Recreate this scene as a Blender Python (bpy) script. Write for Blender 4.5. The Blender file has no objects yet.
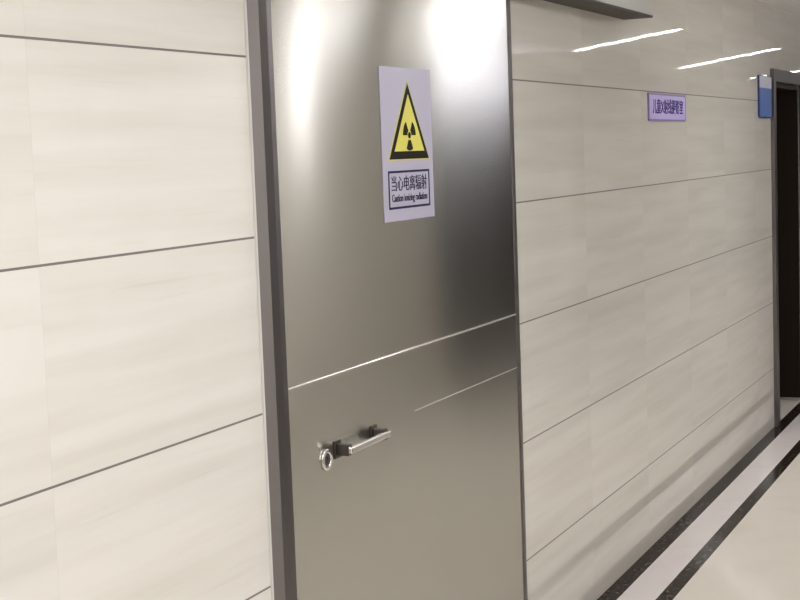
import bpy, bmesh, math
from mathutils import Vector, Matrix

C = bpy.context.scene.collection
sc = bpy.context.scene

# ---------------------------------------------------------------- camera
# X runs along the tiled wall (wall plane Y=0), Y into the wall, Z up, floor at Z=0
cam_d = bpy.data.cameras.new('camera')
cam = bpy.data.objects.new('camera', cam_d)
C.objects.link(cam)
yaw, pitch, roll = 1.13799145, 0.0985863595, -0.0371747628
f = Vector((math.sin(yaw) * math.cos(pitch), math.cos(yaw) * math.cos(pitch), -math.sin(pitch)))
rt = Vector((math.cos(yaw), -math.sin(yaw), 0))
up = rt.cross(f)
rt2 = math.cos(roll) * rt + math.sin(roll) * up
up2 = -math.sin(roll) * rt + math.cos(roll) * up
M = Matrix((rt2, up2, -f)).transposed().to_4x4()
M.translation = Vector((-2.99742, -1.67688, 1.73416))
cam.matrix_world = M
cam_d.sensor_fit = 'HORIZONTAL'
cam_d.sensor_width = 36.0
cam_d.lens = 1478.36185 / 800.0 * 36.0
cam_d.clip_start = 0.05
sc.camera = cam

# ---------------------------------------------------------------- world, exposure
w = bpy.data.worlds.new('world')
sc.world = w
w.use_nodes = True
w.node_tree.nodes['Background'].inputs[0].default_value = (0.9, 0.93, 1.0, 1)
w.node_tree.nodes['Background'].inputs[1].default_value = 0.05
sc.view_settings.view_transform = 'Standard'
sc.view_settings.look = 'None'
sc.view_settings.gamma = 1.0
sc.view_settings.use_curve_mapping = False
sc.view_settings.exposure = 1.15

CEIL = 2.53
OPP = -2.70
X_BACK, X_END = -6.5, 20.0
LIGHT = 7.5
PANEL = 9.0
# the slanted linear ceiling lights: the two ends of each
LIGHTS = [((-2.3, -2.12), (-3.9, -0.82)), ((1.4, -2.12), (-0.2, -0.82)), ((5.1, -2.12), (3.5, -0.82)),
          ((8.80, -2.12), (7.21, -0.82)), ((12.5, -2.15), (10.13, -0.70)), ((16.1, -2.12), (13.8, -0.75))]

# ---------------------------------------------------------------- materials
def mat(name, color=(0.8, 0.8, 0.8), rough=0.5, metal=0.0, spec=0.5):
    m = bpy.data.materials.new(name)
    m.use_nodes = True
    b = m.node_tree.nodes['Principled BSDF']
    b.inputs['Base Color'].default_value = (*color, 1)
    b.inputs['Roughness'].default_value = rough
    b.inputs['Metallic'].default_value = metal
    b.inputs['Specular IOR Level'].default_value = spec
    return m

class NT:
    def __init__(self, m):
        self.t = m.node_tree
        self.b = self.t.nodes['Principled BSDF']
    def n(self, kind, **kw):
        o = self.t.nodes.new(kind)
        for k, v in kw.items():
            setattr(o, k, v)
        return o
    def l(self, a, b):
        self.t.links.new(a, b)
    def math(self, op, a, b=None, c=None):
        o = self.n('ShaderNodeMath', operation=op)
        for i, v in enumerate((a, b, c)):
            if v is None:
                continue
            if isinstance(v, (int, float)):
                o.inputs[i].default_value = v
            else:
                self.l(v, o.inputs[i])
        return o.outputs[0]
    def mix(self, fac, a, b):
        o = self.n('ShaderNodeMix', data_type='RGBA')
        for s, v in ((o.inputs[0], fac), (o.inputs[6], a), (o.inputs[7], b)):
            if isinstance(v, (int, float)):
                s.default_value = v
            elif isinstance(v, tuple):
                s.default_value = (*v, 1)
            else:
                self.l(v, s)
        return o.outputs[2]

ROW0, ROW = 0.36, 0.40      # heights of the horizontal tile joints
COL0, COL = -0.888, 0.80

def tile_material(name, polish):
    m = mat(name, rough=polish)
    t = NT(m)
    co = t.n('ShaderNodeTexCoord').outputs['Object']
    sx = t.n('ShaderNodeSeparateXYZ'); t.l(co, sx.inputs[0])
    x, z = sx.outputs[0], sx.outputs[2]
    r = t.math('DIVIDE', t.math('SUBTRACT', z, ROW0), ROW)
    c = t.math('DIVIDE', t.math('SUBTRACT', x, COL0), COL)
    ri, ci = t.math('FLOOR', t.math('MINIMUM', r, 4.5)), t.math('FLOOR', c)
    dr = t.math('MULTIPLY', t.math('ABSOLUTE', t.math('SUBTRACT', t.math('FRACT', t.math('ADD', r, 0.5)), 0.5)), ROW)
    dc = t.math('MULTIPLY', t.math('ABSOLUTE', t.math('SUBTRACT', t.math('FRACT', t.math('ADD', c, 0.5)), 0.5)), COL)
    # one random number per tile
    cv = t.n('ShaderNodeCombineXYZ'); t.l(ri, cv.inputs[0]); t.l(ci, cv.inputs[1])
    wn = t.n('ShaderNodeTexWhiteNoise', noise_dimensions='3D'); t.l(cv.outputs[0], wn.inputs['Vector'])
    rnd = wn.outputs['Value']
    # long horizontal veins, shifted from tile to tile
    vv = t.n('ShaderNodeCombineXYZ')
    t.l(t.math('ADD', t.math('MULTIPLY', x, 0.9), t.math('MULTIPLY', rnd, 40.0)), vv.inputs[0])
    t.l(t.math('MULTIPLY', z, 16.0), vv.inputs[2])
    t.l(t.math('MULTIPLY', rnd, 17.0), vv.inputs[1])
    n1 = t.n('ShaderNodeTexNoise'); n1.inputs['Scale'].default_value = 1.0; n1.inputs['Detail'].default_value = 5
    t.l(vv.outputs[0], n1.inputs['Vector'])
    v2 = t.n('ShaderNodeCombineXYZ')
    t.l(t.math('ADD', t.math('MULTIPLY', x, 2.0), t.math('MULTIPLY', rnd, 90.0)), v2.inputs[0])
    t.l(t.math('MULTIPLY', z, 60.0), v2.inputs[2])
    n2 = t.n('ShaderNodeTexNoise'); n2.inputs['Scale'].default_value = 1.0; n2.inputs['Detail'].default_value = 3
    t.l(v2.outputs[0], n2.inputs['Vector'])
    rp = t.n('ShaderNodeMapRange'); t.l(n1.outputs['Fac'], rp.inputs[0])
    rp.inputs[1].default_value = 0.38; rp.inputs[2].default_value = 0.66
    col = t.mix(rp.outputs[0], (0.77, 0.74, 0.68), (0.70, 0.67, 0.60))
    rp2 = t.n('ShaderNodeMapRange'); t.l(n2.outputs['Fac'], rp2.inputs[0])
    rp2.inputs[1].default_value = 0.60; rp2.inputs[2].default_value = 0.78; rp2.inputs[4].default_value = 0.35
    col = t.mix(rp2.outputs[0], col, (0.61, 0.57, 0.495))
    hv = t.n('ShaderNodeHueSaturation'); t.l(col, hv.inputs['Color'])
    t.l(t.math('ADD', t.math('MULTIPLY', rnd, 0.035), 0.982), hv.inputs['Value'])
    # joints: dark horizontal grout, hairline butt joints upright
    jr = t.math('MULTIPLY', t.math('LESS_THAN', dr, 0.0024), t.math('LESS_THAN', z, 2.2))   # the top course runs up to the ceiling
    jc = t.math('MULTIPLY', t.math('LESS_THAN', dc, 0.0010), 0.10)
    col = t.mix(jr, hv.outputs[0], (0.16, 0.135, 0.125))
    col = t.mix(jc, col, (0.30, 0.27, 0.24))
    t.l(col, t.b.inputs['Base Color'])
    t.l(t.math('ADD', t.math('MULTIPLY', jr, 0.5), polish), t.b.inputs['Roughness'])
    # faint waviness of the polish
    nb = t.n('ShaderNodeTexNoise'); nb.inputs['Scale'].default_value = 2.2; t.l(co, nb.inputs['Vector'])
    bp = t.n('ShaderNodeBump'); bp.inputs['Strength'].default_value = 0.02; bp.inputs['Distance'].default_value = 0.05
    t.l(nb.outputs['Fac'], bp.inputs['Height']); t.l(bp.outputs[0], t.b.inputs['Normal'])
    return m

def steel_material(name, color, rough, aniso, streak=0.0):
    m = mat(name, color, rough, 1.0)
    t = NT(m)
    t.b.inputs['Anisotropic'].default_value = aniso
    tg = t.n('ShaderNodeCombineXYZ'); tg.inputs[2].default_value = 1.0   # brushed sideways: blurs up and down
    t.l(tg.outputs[0], t.b.inputs['Tangent'])
    if streak:
        co = t.n('ShaderNodeTexCoord').outputs['Object']
        mp = t.n('ShaderNodeMapping'); mp.inputs['Scale'].default_value = (3, 3, 700)
        t.l(co, mp.inputs[0])
        nz = t.n('ShaderNodeTexNoise'); nz.inputs['Scale'].default_value = 1.0; nz.inputs['Detail'].default_value = 3
        t.l(mp.outputs[0], nz.inputs['Vector'])
        a = tuple(c * (1 - streak) for c in color); b = tuple(min(1, c * (1 + streak)) for c in color)
        t.l(t.mix(nz.outputs['Fac'], a, b), t.b.inputs['Base Color'])
        # slow dents of the sheet
        n2 = t.n('ShaderNodeTexNoise'); n2.inputs['Scale'].default_value = 1.3; t.l(co, n2.inputs['Vector'])
        bp = t.n('ShaderNodeBump'); bp.inputs['Strength'].default_value = 0.012; bp.inputs['Distance'].default_value = 0.06
        t.l(n2.outputs['Fac'], bp.inputs['Height']); t.l(bp.outputs[0], t.b.inputs['Normal'])
    return m

def speckled(name, a, b, scale, rough, spec=0.2):
    m = mat(name, a, rough, 0.0, spec)
    t = NT(m)
    co = t.n('ShaderNodeTexCoord').outputs['Object']
    nz = t.n('ShaderNodeTexNoise'); nz.inputs['Scale'].default_value = scale; nz.inputs['Detail'].default_value = 6
    t.l(co, nz.inputs['Vector'])
    mr = t.n('ShaderNodeMapRange'); t.l(nz.outputs['Fac'], mr.inputs[0])
    mr.inputs[1].default_value = 0.52; mr.inputs[2].default_value = 0.72
    t.l(t.mix(mr.outputs[0], a, b), t.b.inputs['Base Color'])
    return m

def wood_material():
    m = mat('dark_brown_wood', (0.03, 0.018, 0.01), 0.5, 0.0, 0.25)
    t = NT(m)
    co = t.n('ShaderNodeTexCoord').outputs['Object']
    mp = t.n('ShaderNodeMapping'); mp.inputs['Scale'].default_value = (30, 30, 1.5); t.l(co, mp.inputs[0])
    nz = t.n('ShaderNodeTexNoise'); nz.inputs['Scale'].default_value = 1.0; nz.inputs['Detail'].default_value = 4
    t.l(mp.outputs[0], nz.inputs['Vector'])
    t.l(t.mix(nz.outputs['Fac'], (0.010, 0.005, 0.0025), (0.022, 0.011, 0.005)), t.b.inputs['Base Color'])
    return m

def emit_material(name, color, strength):
    m = mat(name, (0.8, 0.8, 0.8), 0.4)
    b = m.node_tree.nodes['Principled BSDF']
    b.inputs['Emission Color'].default_value = (*color, 1)
    b.inputs['Emission Strength'].default_value = strength
    return m

TILE = tile_material('polished_travertine_tile', 0.03)
TILE_MATT = tile_material('honed_travertine_tile', 0.4)
DOOR_STEEL = steel_material('brushed_stainless_door', (0.50, 0.485, 0.445), 0.17, 1.0, 0.03)
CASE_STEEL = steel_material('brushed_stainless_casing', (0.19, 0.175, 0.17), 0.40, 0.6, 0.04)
HEAD_STEEL = steel_material('brushed_stainless_cover', (0.50, 0.48, 0.45), 0.42, 0.5, 0.03)
CHROME = mat('satin_chrome', (0.80, 0.79, 0.78), 0.16, 1.0)
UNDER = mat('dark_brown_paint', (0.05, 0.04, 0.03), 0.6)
BRIGHT = mat('seam_glint_steel', (0.8, 0.79, 0.77), 0.12, 1.0)
DARK_METAL = mat('dark_steel', (0.12, 0.11, 0.10), 0.4, 1.0)
BLACK = mat('black_hollow', (0.012, 0.011, 0.01), 0.7)
FLOOR = speckled('polished_cream_floor', (0.79, 0.74, 0.66), (0.75, 0.70, 0.62), 3.0, 0.10, 0.03)
STRIP = speckled('polished_pale_floor_strip', (0.80, 0.745, 0.73), (0.76, 0.705, 0.69), 9.0, 0.10, 0.03)
MARBLE = speckled('dark_emperador_marble', (0.020, 0.013, 0.010), (0.15, 0.12, 0.10), 46.0, 0.12, 0.06)
CEILM = mat('white_ceiling_paint', (0.90, 0.89, 0.875), 0.6)
PLASTER = mat('white_paint', (0.75, 0.74, 0.72), 0.6)
PALE_EDGE = mat('pale_edge_white', (0.62, 0.60, 0.57), 0.5)
WOOD = wood_material()
BROWN_WALL = mat('bounce_dimming_brown', (0.20, 0.15, 0.11), 0.4)  # brown chosen to weaken light bounced onto the far tiles
TUBE = emit_material('lit_white_diffuser', (1.0, 0.98, 0.97), LIGHT)
FLAT = emit_material('unseen_panel_diffuser', (0.97, 0.97, 1.0), PANEL)
SKYLIT = emit_material('lit_transom_glass', (0.88, 0.88, 1.0), 2.4)
BOXLIT = emit_material('lit_box_face', (0.97, 0.96, 1.0), 2.1)
HOUSING = mat('white_lamp_housing', (0.7, 0.7, 0.7), 0.4)
SIGN_WHITE = mat('lavender_white_vinyl', (0.46, 0.435, 0.54), 0.35)
YELLOW = mat('warning_yellow', (0.72, 0.66, 0.10), 0.4)
SIGN_BLACK = mat('sign_black', (0.010, 0.008, 0.006), 0.6, 0.0, 0.15)
SIGN_INK = mat('sign_ink', (0.02, 0.017, 0.06), 0.6, 0.0, 0.15)
LILAC = mat('lilac_plate', (0.64, 0.56, 0.95), 0.3)
LILAC_EDGE = mat('purple_plate_edge', (0.30, 0.22, 0.50), 0.3)
VIOLET = mat('violet_ink', (0.06, 0.03, 0.26), 0.5, 0.0, 0.2)
BLUE = mat('blue_plate', (0.10, 0.19, 0.50), 0.4)
BLUE_EDGE = mat('dark_blue_edge', (0.02, 0.03, 0.12), 0.3)
PLATE_WHITE = mat('white_plate_band', (0.66, 0.68, 0.80), 0.3)

# ---------------------------------------------------------------- mesh helpers
def box(bm, x0, x1, y0, y1, z0, z1):
    v = [bm.verts.new(p) for p in ((x0, y0, z0), (x1, y0, z0), (x1, y1, z0), (x0, y1, z0),
                                   (x0, y0, z1), (x1, y0, z1), (x1, y1, z1), (x0, y1, z1))]
    for q in ((0, 3, 2, 1), (4, 5, 6, 7), (0, 1, 5, 4), (1, 2, 6, 5), (2, 3, 7, 6), (3, 0, 4, 7)):
        bm.faces.new([v[i] for i in q])

def prism(bm, pts, y0, y1):
    """outline given in (x, z), from depth y0 (front) to y1 (back)"""
    a = [bm.verts.new((x, y0, z)) for x, z in pts]
    b = [bm.verts.new((x, y1, z)) for x, z in pts]
    n = len(pts)
    bm.faces.new(a); bm.faces.new(b[::-1])
    for i in range(n):
        bm.faces.new((a[i], b[i], b[(i + 1) % n], a[(i + 1) % n]))

def prism_z(bm, pts, z0, z1):
    """outline given in (x, y), from z0 to z1"""
    a = [bm.verts.new((x, y, z0)) for x, y in pts]
    b = [bm.verts.new((x, y, z1)) for x, y in pts]
    n = len(pts)
    bm.faces.new(a[::-1]); bm.faces.new(b)
    for i in range(n):
        bm.faces.new((a[i], a[(i + 1) % n], b[(i + 1) % n], b[i]))

def ring(bm, outer, inner, y0, y1):
    """frame between two outlines with the same number of (x, z) points"""
    n = len(outer)
    vs = [[bm.verts.new((x, y, z)) for x, z in o] for y in (y0, y1) for o in (outer, inner)]
    fo, fi, bo, bi = vs
    for i in range(n):
        j = (i + 1) % n
        bm.faces.new((fo[i], fo[j], fi[j], fi[i]))
        bm.faces.new((bo[j], bo[i], bi[i], bi[j]))
        bm.faces.new((fo[j], fo[i], bo[i], bo[j]))
        bm.faces.new((fi[i], fi[j], bi[j], bi[i]))

def circ(cx, cz, r, n=32):
    return [(cx + r * math.cos(2 * math.pi * i / n), cz + r * math.sin(2 * math.pi * i / n)) for i in range(n)]

def rrect(x0, x1, z0, z1, r, corners='abcd', n=6):
    """a=bottom-left, b=bottom-right, c=top-right, d=top-left rounded"""
    out = []
    for k, (cx, cz, a0) in zip('abcd', ((x0 + r, z0 + r, 180), (x1 - r, z0 + r, 270), (x1 - r, z1 - r, 0), (x0 + r, z1 - r, 90))):
        if k in corners:
            out += [(cx + r * math.cos(math.radians(a0 + 90 * i / n)), cz + r * math.sin(math.radians(a0 + 90 * i / n))) for i in range(n + 1)]
        else:
            out.append({'a': (x0, z0), 'b': (x1, z0), 'c': (x1, z1), 'd': (x0, z1)}[k])
    return out

def obj(name, bm, m, parent=None, bevel=0.0, smooth=False, seg=2):
    bmesh.ops.recalc_face_normals(bm, faces=bm.faces[:])
    me = bpy.data.meshes.new(name)
    bm.to_mesh(me); bm.free()
    me.materials.append(m)
    if smooth:
        for p in me.polygons:
            p.use_smooth = True
    o = bpy.data.objects.new(name, me)
    C.objects.link(o)
    if parent:
        o.parent = parent
        o.matrix_parent_inverse = parent.matrix_world.inverted()
    if bevel:
        b = o.modifiers.new('bevel', 'BEVEL')
        b.width = bevel; b.segments = seg; b.limit_method = 'ANGLE'; b.angle_limit = math.radians(40)
    return o

def boxes(name, m, lst, parent=None, bevel=0.0):
    bm = bmesh.new()
    for b in lst:
        box(bm, *b)
    return obj(name, bm, m, parent, bevel)

def tag(o, label, cat, group=None, kind=None):
    o['label'] = label; o['category'] = cat
    if group: o['group'] = group
    if kind: o['kind'] = kind
    return o

def empty(name, loc, label, cat, group=None, kind=None):
    o = bpy.data.objects.new(name, None)
    o.location = loc
    o.empty_display_size = 0.1
    C.objects.link(o)
    o.matrix_world = Matrix.Translation(loc)
    return tag(o, label, cat, group, kind)

def text(name, s, m, parent, x0, x1, z0, z1, y, thick=0.0012, bold=0.0):
    """lettering as a mesh on a wall-parallel plane, fitted to the box x0..x1, z0..z1"""
    cu = bpy.data.curves.new(name, 'FONT')
    cu.body = s
    cu.size = 1.0
    cu.resolution_u = 3
    cu.offset = bold
    tmp = bpy.data.objects.new(name, cu)
    C.objects.link(tmp)
    bpy.context.view_layer.update()
    dg = bpy.context.evaluated_depsgraph_get()
    me = bpy.data.meshes.new_from_object(tmp.evaluated_get(dg))
    bpy.data.objects.remove(tmp); bpy.data.curves.remove(cu)
    xs = [v.co.x for v in me.vertices]; ys = [v.co.y for v in me.vertices]
    ax, bx, ay, by = min(xs), max(xs), min(ys), max(ys)
    for v in me.vertices:
        u, t = (v.co.x - ax) / (bx - ax), (v.co.y - ay) / (by - ay)
        v.co = (x0 + u * (x1 - x0), y, z0 + t * (z1 - z0))
    bm = bmesh.new(); bm.from_mesh(me)
    r = bmesh.ops.extrude_face_region(bm, geom=bm.faces[:])
    for v in [g for g in r['geom'] if isinstance(g, bmesh.types.BMVert)]:
        v.co.y -= thick
    bpy.data.meshes.remove(me)
    return obj(name, bm, m, parent)

# ---------------------------------------------------------------- the setting
OX0, OX1, OZ = 6.06, 6.95, 2.08          # far door opening
WT = 0.20                                # wall thickness
wl = boxes('wall_left', TILE, [(X_BACK, OX0, 0, WT, 0, CEIL), (OX1, X_END, 0, WT, 0, CEIL), (OX0, OX1, 0, WT, OZ, CEIL)])
tag(wl, 'cream travertine tiled wall carrying the steel door and the signs', 'wall', kind='structure')
wr = boxes('wall_right', TILE_MATT, [(X_BACK, 10.5, OPP - WT, OPP, 0, CEIL)])
wf = boxes('wall_far', BROWN_WALL, [(10.5, X_END, OPP - WT, OPP, 0, CEIL)])
tag(wf, 'unseen far stretch of the facing wall, made brown to weaken its bounce light', 'wall', kind='structure')
tag(wr, 'cream tiled wall across the corridor from the steel door', 'wall', kind='structure')
we = boxes('wall_end', PLASTER, [(X_END, X_END + 0.1, OPP - WT, WT, 0, CEIL)])
tag(we, 'white end wall closing the far corridor', 'wall', kind='structure')
wb = boxes('wall_back', PLASTER, [(X_BACK - 0.1, X_BACK, OPP - WT, WT, 0, CEIL)])
tag(wb, 'white wall closing the near corridor end', 'wall', kind='structure')
ce = boxes('ceiling', CEILM, [(X_BACK - 0.1, X_END + 0.1, OPP - WT, WT, CEIL, CEIL + 0.1)])
tag(ce, 'plain white corridor ceiling above the tiled walls', 'ceiling', kind='structure')

B1, B2, B3 = -0.072, -0.212, -0.274      # edges of the floor bands
fl = boxes('floor', FLOOR, [(X_BACK, X_END, OPP + 0.274, B3, -0.1, 0), (OX0, OX1, 0, WT, -0.1, 0)])
tag(fl, 'polished cream stone floor of the corridor', 'floor', kind='structure')
t1 = boxes('trim_1', MARBLE, [(X_BACK, X_END, B1, 0, -0.1, 0)])
tag(t1, 'dark brown marble band in the floor along the foot of the tiled wall', 'floor band', kind='structure')
t2 = boxes('trim_2', STRIP, [(X_BACK, X_END, B2, B1, -0.1, 0)])
tag(t2, 'pale stone strip between the two dark marble floor bands', 'floor band', kind='structure')
t3 = boxes('trim_3', MARBLE, [(X_BACK, X_END, B3, B2, -0.1, 0)])
tag(t3, 'dark brown marble band bordering the cream floor', 'floor band', kind='structure')
t4 = boxes('trim_4', MARBLE, [(X_BACK, X_END, OPP, OPP + 0.274, -0.1, 0)])
tag(t4, 'dark marble border at the foot of the facing wall', 'floor band', kind='structure')

# ---------------------------------------------------------------- steel sliding door
YF = -0.035                              # face of the leaf
LX0, LX1, LZ1 = -0.078, 1.435, 2.225
S1, S2 = 1.208, 1.036                    # the two seams across the leaf
d1 = empty('door_1', (0.68, YF, 0.006), 'brushed stainless steel sliding door with radiation warning sign and short pull handle', 'door', kind='structure')
g = 0.0012
boxes('lower_panel', DOOR_STEEL, [(LX0, LX1, YF, -0.002, 0.006, S1 - g)], d1, 0.0022)
boxes('upper_panel', DOOR_STEEL, [(LX0, LX1, YF, -0.002, S1 + g, LZ1)], d1, 0.0030)

# half-round beads added as seam glints: full upper seam, lit part of the lower
for z, rad, xs in ((S1, 0.0034, LX0 + 0.002), (S2, 0.0016, 0.62)):
    bm = bmesh.new()
    prof = [(YF - rad * math.sin(math.pi * i / 10), z - rad * math.cos(math.pi * i / 10)) for i in range(11)]
    a = [bm.verts.new((xs, y, zz)) for y, zz in prof]; b = [bm.verts.new((LX1 - 0.002, y, zz)) for y, zz in prof]
    bm.faces.new(a); bm.faces.new(b[::-1])
    for i in range(11):
        bm.faces.new((a[i], b[i], b[(i + 1) % 11], a[(i + 1) % 11]))
    obj('seam_glint', bm, BRIGHT, d1)

# pull handle: two square posts on small plates and a flat bar
HX0, HX1, HZ = 0.158, 0.362, 1.024
bm = bmesh.new()
box(bm, HX0 - 0.012, HX1 + 0.010, YF - 0.047, YF - 0.036, HZ - 0.008, HZ + 0.008)
hd = obj('handle', bm, CHROME, d1, 0.003)
hd['label'] = 'shiny chrome pull bar'
for x in (HX0, HX1):
    bm = bmesh.new()
    box(bm, x - 0.010, x + 0.010, YF - 0.0365, YF - 0.003, HZ - 0.015, HZ + 0.013)
    box(bm, x - 0.017, x + 0.017, YF - 0.004, YF, HZ - 0.023, HZ + 0.021)
    obj('handle_post', bm, DARK_METAL, hd, 0.0015)
# keyhole rose
KX, KZ = 0.098, 1.009
bm = bmesh.new()
ring(bm, circ(KX, KZ, 0.026), circ(KX, KZ, 0.016), YF - 0.006, YF)
kr = obj('keyhole_rose', bm, CHROME, d1, 0.002, True)
bm = bmesh.new()
prism(bm, circ(KX, KZ, 0.0148), YF - 0.003, YF)
kc = obj('lock_cylinder', bm, DARK_METAL, kr)
bm = bmesh.new()
prism(bm, circ(KX, KZ + 0.004, 0.004, 16), YF - 0.0036, YF - 0.003)
box(bm, KX - 0.002, KX + 0.002, YF - 0.0036, YF - 0.003, KZ - 0.010, KZ + 0.003)
obj('keyhole', bm, BLACK, kr)

# casing of the door: folded steel jambs left and right
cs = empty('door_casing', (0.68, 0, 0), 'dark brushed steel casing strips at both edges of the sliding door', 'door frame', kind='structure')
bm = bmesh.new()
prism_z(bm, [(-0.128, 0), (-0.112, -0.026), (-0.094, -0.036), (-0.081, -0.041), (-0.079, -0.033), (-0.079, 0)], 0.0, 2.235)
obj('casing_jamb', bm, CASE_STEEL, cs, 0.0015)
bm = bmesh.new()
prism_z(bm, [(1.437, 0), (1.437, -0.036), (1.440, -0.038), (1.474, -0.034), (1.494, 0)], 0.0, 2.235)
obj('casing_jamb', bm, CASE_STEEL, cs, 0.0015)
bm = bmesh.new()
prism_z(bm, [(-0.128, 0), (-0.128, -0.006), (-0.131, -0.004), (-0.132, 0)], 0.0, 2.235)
sl = obj('pale_edge_strip', bm, PALE_EDGE, cs)  # narrow pale strip along the outer edge of the left jamb
sl['label'] = 'pale strip along the casing edge'

# cover box of the sliding rail above the door
rc = empty('rail_cover', (1.3, 0, 2.24), 'long steel cover box over the sliding door rail under the ceiling', 'rail cover')
boxes('cover_box', HEAD_STEEL, [(-0.30, 2.884, -0.12, 0, 2.246, 2.46)], rc, 0.001)
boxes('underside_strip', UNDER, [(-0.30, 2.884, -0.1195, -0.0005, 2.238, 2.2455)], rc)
boxes('end_cap', DARK_METAL, [(2.884, 2.889, -0.118, -0.0005, 2.24, 2.458)], rc, 0.001)

# ---------------------------------------------------------------- radiation warning sign
SX0, SX1, SZ0, SZ1 = 0.477, 0.804, 1.557, 1.961
SW, SH = SX1 - SX0, SZ1 - SZ0
ws = empty('warning_sign', (SX0, YF, SZ0), 'white ionizing radiation warning sign with yellow triangle on the steel door', 'sign')
P = lambda u, v: (SX0 + u * SW, SZ1 - v * SH)       # fractions of the sheet, v downwards
ys = YF
bm = bmesh.new(); prism(bm, [P(0, 0), P(0, 1), P(1, 1), P(1, 0)], ys - 0.002, ys)
obj('backing_sheet', bm, SIGN_WHITE, ws)
# triangle, nested
A, Bl, Br = P(0.515, 0.095), P(0.115, 0.600), P(0.915, 0.600)
cx, cz = (A[0] + Bl[0] + Br[0]) / 3, (A[1] + Bl[1] + Br[1]) / 3
def tri(k):
    return [(cx + (p[0] - cx) * k, cz + (p[1] - cz) * k) for p in (A, Bl, Br)]
bm = bmesh.new(); prism(bm, tri(1.03), ys - 0.003, ys - 0.0021)
obj('yellow_edge', bm, YELLOW, ws)
bm = bmesh.new(); prism(bm, tri(0.985), ys - 0.0038, ys - 0.003)
obj('black_border', bm, SIGN_BLACK, ws)
bm = bmesh.new(); prism(bm, [(px, pz + 0.004) for px, pz in tri(0.74)], ys - 0.0046, ys - 0.0038)
pt = obj('yellow_triangle', bm, YELLOW, ws)
# trefoil
tc = (cx, cz - 0.004)
bm = bmesh.new()
prism(bm, circ(tc[0], tc[1], 0.0085, 20), ys - 0.0054, ys - 0.0046)
for a in (30, 150, 270):
    pts = []
    for i in range(9):
        t = math.radians(a - 30 + 60 * i / 8); pts.append((tc[0] + 0.041 * math.cos(t), tc[1] + 0.041 * math.sin(t)))
    for i in range(9):
        t = math.radians(a + 30 - 60 * i / 8); pts.append((tc[0] + 0.0135 * math.cos(t), tc[1] + 0.0135 * math.sin(t)))
    prism(bm, pts, ys - 0.0054, ys - 0.0046)
obj('trefoil_symbol', bm, SIGN_BLACK, pt)
# caption panel
def rect(u0, v0, u1, v1):
    a, b = P(u0, v0), P(u1, v1)
    return [(a[0], b[1]), (b[0], b[1]), (b[0], a[1]), (a[0], a[1])]
bm = bmesh.new(); ring(bm, rect(0.09, 0.672, 0.91, 0.922), rect(0.108, 0.687, 0.892, 0.907), ys - 0.003, ys - 0.002)
obj('caption_frame', bm, SIGN_INK, ws)
a, b = P(0.15, 0.705), P(0.85, 0.805)
text('chinese_caption', '当心电离辐射', SIGN_INK, ws, a[0], b[0], b[1], a[1], ys - 0.002, bold=0.0)
a, b = P(0.15, 0.825), P(0.85, 0.890)
text('english_caption', 'Caution ionizing radiation', SIGN_INK, ws, a[0], b[0], b[1], a[1], ys - 0.002)

# ---------------------------------------------------------------- lilac room sign on the tiles
RX0, RX1, RZ0, RZ1 = 3.215, 3.870, 1.835, 1.953
rs = empty('room_sign', (RX0, 0, RZ0), 'small lilac room sign with violet lettering on the tiled wall', 'sign')
boxes('plate', LILAC, [(RX0 + 0.004, RX1 - 0.004, -0.006, 0, RZ0 + 0.003, RZ1 - 0.003)], rs)
bm = bmesh.new()
ring(bm, rrect(RX0, RX1, RZ0, RZ1, 0.006), rrect(RX0 + 0.012, RX1 - 0.012, RZ0 + 0.007, RZ1 - 0.007, 0.004), -0.0068, 0)
obj('sign_frame', bm, LILAC_EDGE, rs)
text('lettering', '儿童X射线摄影室', VIOLET, rs, RX0 + 0.065, RX1 - 0.055, RZ0 + 0.030, RZ1 - 0.022, -0.006, bold=0.015)

# ---------------------------------------------------------------- blue door plate beside the far frame
BX0, BX1, BZ0, BZ1 = 5.600, 5.965, 1.862, 2.105
bp = empty('door_plate', (BX0, 0, BZ0), 'blue door plate with a white top band beside the far door frame', 'sign')
bm = bmesh.new(); prism(bm, rrect(BX0, BX1, BZ0, BZ1, 0.03, 'ab'), -0.010, 0)
obj('plate_body', bm, BLUE_EDGE, bp)
zm = BZ1 - 0.29 * (BZ1 - BZ0)
bm = bmesh.new(); prism(bm, rrect(BX0 + 0.012, BX1 - 0.006, BZ0 + 0.006, zm, 0.026, 'ab'), -0.0125, -0.010)
obj('blue_field', bm, BLUE, bp)
bm = bmesh.new(); prism(bm, [(BX0 + 0.012, zm), (BX1 - 0.006, zm), (BX1 - 0.006, BZ1 - 0.004), (BX0 + 0.012, BZ1 - 0.004)], -0.0125, -0.010)
obj('white_band', bm, PLATE_WHITE, bp)

# ---------------------------------------------------------------- far brown door in its steel frame
d2 = empty('door_2', (6.5, 0.16, 0), 'dark brown wooden door set back in the far opening', 'door', kind='structure')
boxes('door_leaf', WOOD, [(OX0 + 0.032, OX1 - 0.032, 0.155, 0.195, 0.008, OZ - 0.032)], d2, 0.002)
boxes('jamb_lining', WOOD, [(OX0 + 0.001, OX0 + 0.03, 0.002, WT - 0.002, 0.022, OZ - 0.001)], d2, 0.001)
boxes('jamb_lining', WOOD, [(OX1 - 0.03, OX1 - 0.001, 0.002, WT - 0.002, 0.022, OZ - 0.001)], d2, 0.001)
boxes('head_lining', WOOD, [(OX0 + 0.031, OX1 - 0.031, 0.002, WT - 0.002, OZ - 0.03, OZ - 0.001)], d2, 0.001)
bm = bmesh.new()
box(bm, OX0 + 0.08, OX0 + 0.105, 0.105, 0.155, 1.0, 1.025)
box(bm, OX0 + 0.08, OX0 + 0.20, 0.10, 0.115, 1.0, 1.022)
obj('lever_handle', bm, CHROME, d2, 0.003)
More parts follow.
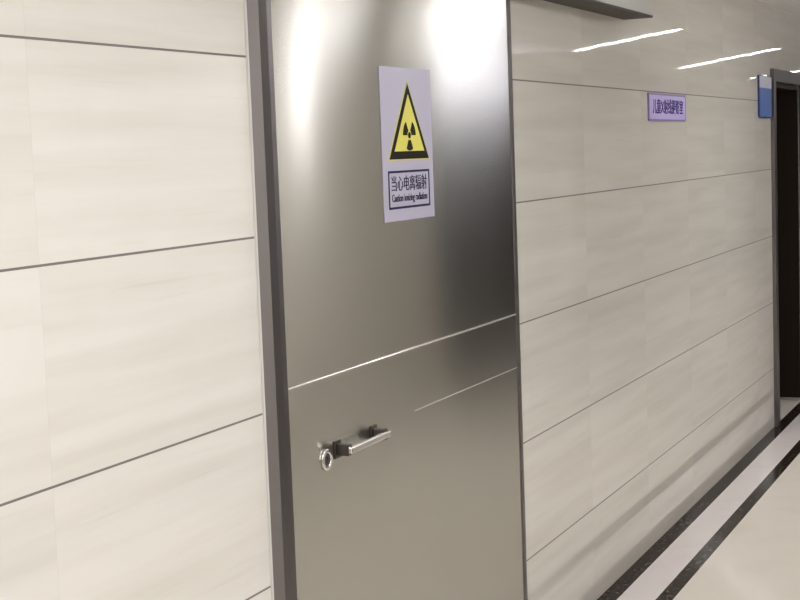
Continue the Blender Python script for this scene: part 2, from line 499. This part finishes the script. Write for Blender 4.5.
fr = empty('door_frame', (6.5, 0, 0), 'thin steel frame around the opening of the brown door', 'door frame', kind='structure')
boxes('frame_jamb', CASE_STEEL, [(5.985, OX0, -0.022, 0, 0, 2.155)], fr, 0.002)
boxes('frame_jamb', CASE_STEEL, [(OX1, OX1 + 0.075, -0.022, 0, 0, 2.155)], fr, 0.002)
boxes('frame_head', CASE_STEEL, [(OX0, OX1, -0.022, 0, OZ, 2.155)], fr, 0.002)

# dark double doors across the corridor, mirrored in the steel and the tiles
for n, (x0, x1), h in ((3, (7.0, 9.9), 2.06), (4, (14.2, 16.6), 2.38), (5, (-1.0, 1.15), 2.38)):  # last one added out of view to darken what the steel casing mirrors
    d = empty('door_%d' % n, ((x0 + x1) / 2, OPP, 0), 'tall dark brown double door in the facing corridor wall, out of view', 'door', 'double doors of the facing wall', 'structure')
    xm = (x0 + x1) / 2
    boxes('door_leaf', WOOD, [(x0 + 0.06, xm - 0.002, OPP + 0.001, OPP + 0.03, 0.008, h)], d, 0.002)
    boxes('door_leaf', WOOD, [(xm + 0.002, x1 - 0.06, OPP + 0.001, OPP + 0.03, 0.008, h)], d, 0.002)
    boxes('door_surround', DARK_METAL, [(x0, x0 + 0.058, OPP + 0.001, OPP + 0.04, 0, h + 0.06), (x1 - 0.058, x1, OPP + 0.001, OPP + 0.04, 0, h + 0.06),
                                       (x0 + 0.058, x1 - 0.058, OPP + 0.001, OPP + 0.04, h + 0.002, h + 0.06)], d, 0.002)

# lit transom over the first double door and a light box on the facing wall
wn = empty('window_1', (7.9, OPP, 2.13), 'lit transom window above a double door of the facing wall', 'window', kind='structure')
boxes('transom_pane', SKYLIT, [(7.06, 8.74, OPP + 0.002, OPP + 0.014, 2.20, 2.46)], wn)
bm = bmesh.new()
ring(bm, [(7.0, 2.122), (8.8, 2.122), (8.8, 2.50), (7.0, 2.50)], [(7.06, 2.20), (8.74, 2.20), (8.74, 2.46), (7.06, 2.46)], OPP + 0.001, OPP + 0.03)
obj('transom_frame', bm, DARK_METAL, wn)
lb = empty('light_box', (5.0, OPP, 1.9), 'upright lit white light box on the facing wall', 'light box')
boxes('case', HOUSING, [(4.76, 5.04, OPP + 0.001, OPP + 0.06, 1.83, 2.45)], lb, 0.004)
boxes('lit_face', BOXLIT, [(4.78, 5.02, OPP + 0.06, OPP + 0.064, 1.85, 2.43)], lb)

# ---------------------------------------------------------------- ceiling lights
for i, (a, b) in enumerate(LIGHTS):
    a, b = Vector((*a, 0)), Vector((*b, 0))
    m_, L = (a + b) / 2, (b - a).length
    ang = math.atan2(b.y - a.y, b.x - a.x)
    r = empty('linear_ceiling_light', (m_.x, m_.y, CEIL), 'long white linear light set slantwise in the corridor ceiling', 'ceiling light', 'linear ceiling lights')
    ho = boxes('housing', HOUSING, [(-L / 2, L / 2, -0.045, 0.045, -0.012, 0)])
    di = boxes('diffuser', TUBE, [(-L / 2 + 0.05, L / 2 - 0.05, -0.032, 0.032, -0.0135, -0.012)])
    r.rotation_euler = (0, 0, ang)
    for o in (ho, di):
        o.parent = r
# unseen panel lights: four added to brighten the near walls, two mirrored in steel
for x, y, h in ((-4.6, -1.5, 0.3), (-2.4, -1.35, 0.3), (-1.0, -1.35, 0.3), (0.75, -1.5, 0.3), (4.22, -2.12, 0.21), (4.75, -1.5, 0.22)):
    p = empty('unseen_panel_light', (x, y, CEIL), 'unseen square white panel light added in the corridor ceiling', 'ceiling light', 'unseen ceiling panels')
    ho = boxes('panel_frame', HOUSING, [(-h - 0.02, h + 0.02, -h - 0.02, h + 0.02, -0.010, 0)])
    di = boxes('panel_diffuser', FLAT, [(-h, h, -h, h, -0.014, -0.010)])
    for o in (ho, di):
        o.parent = p
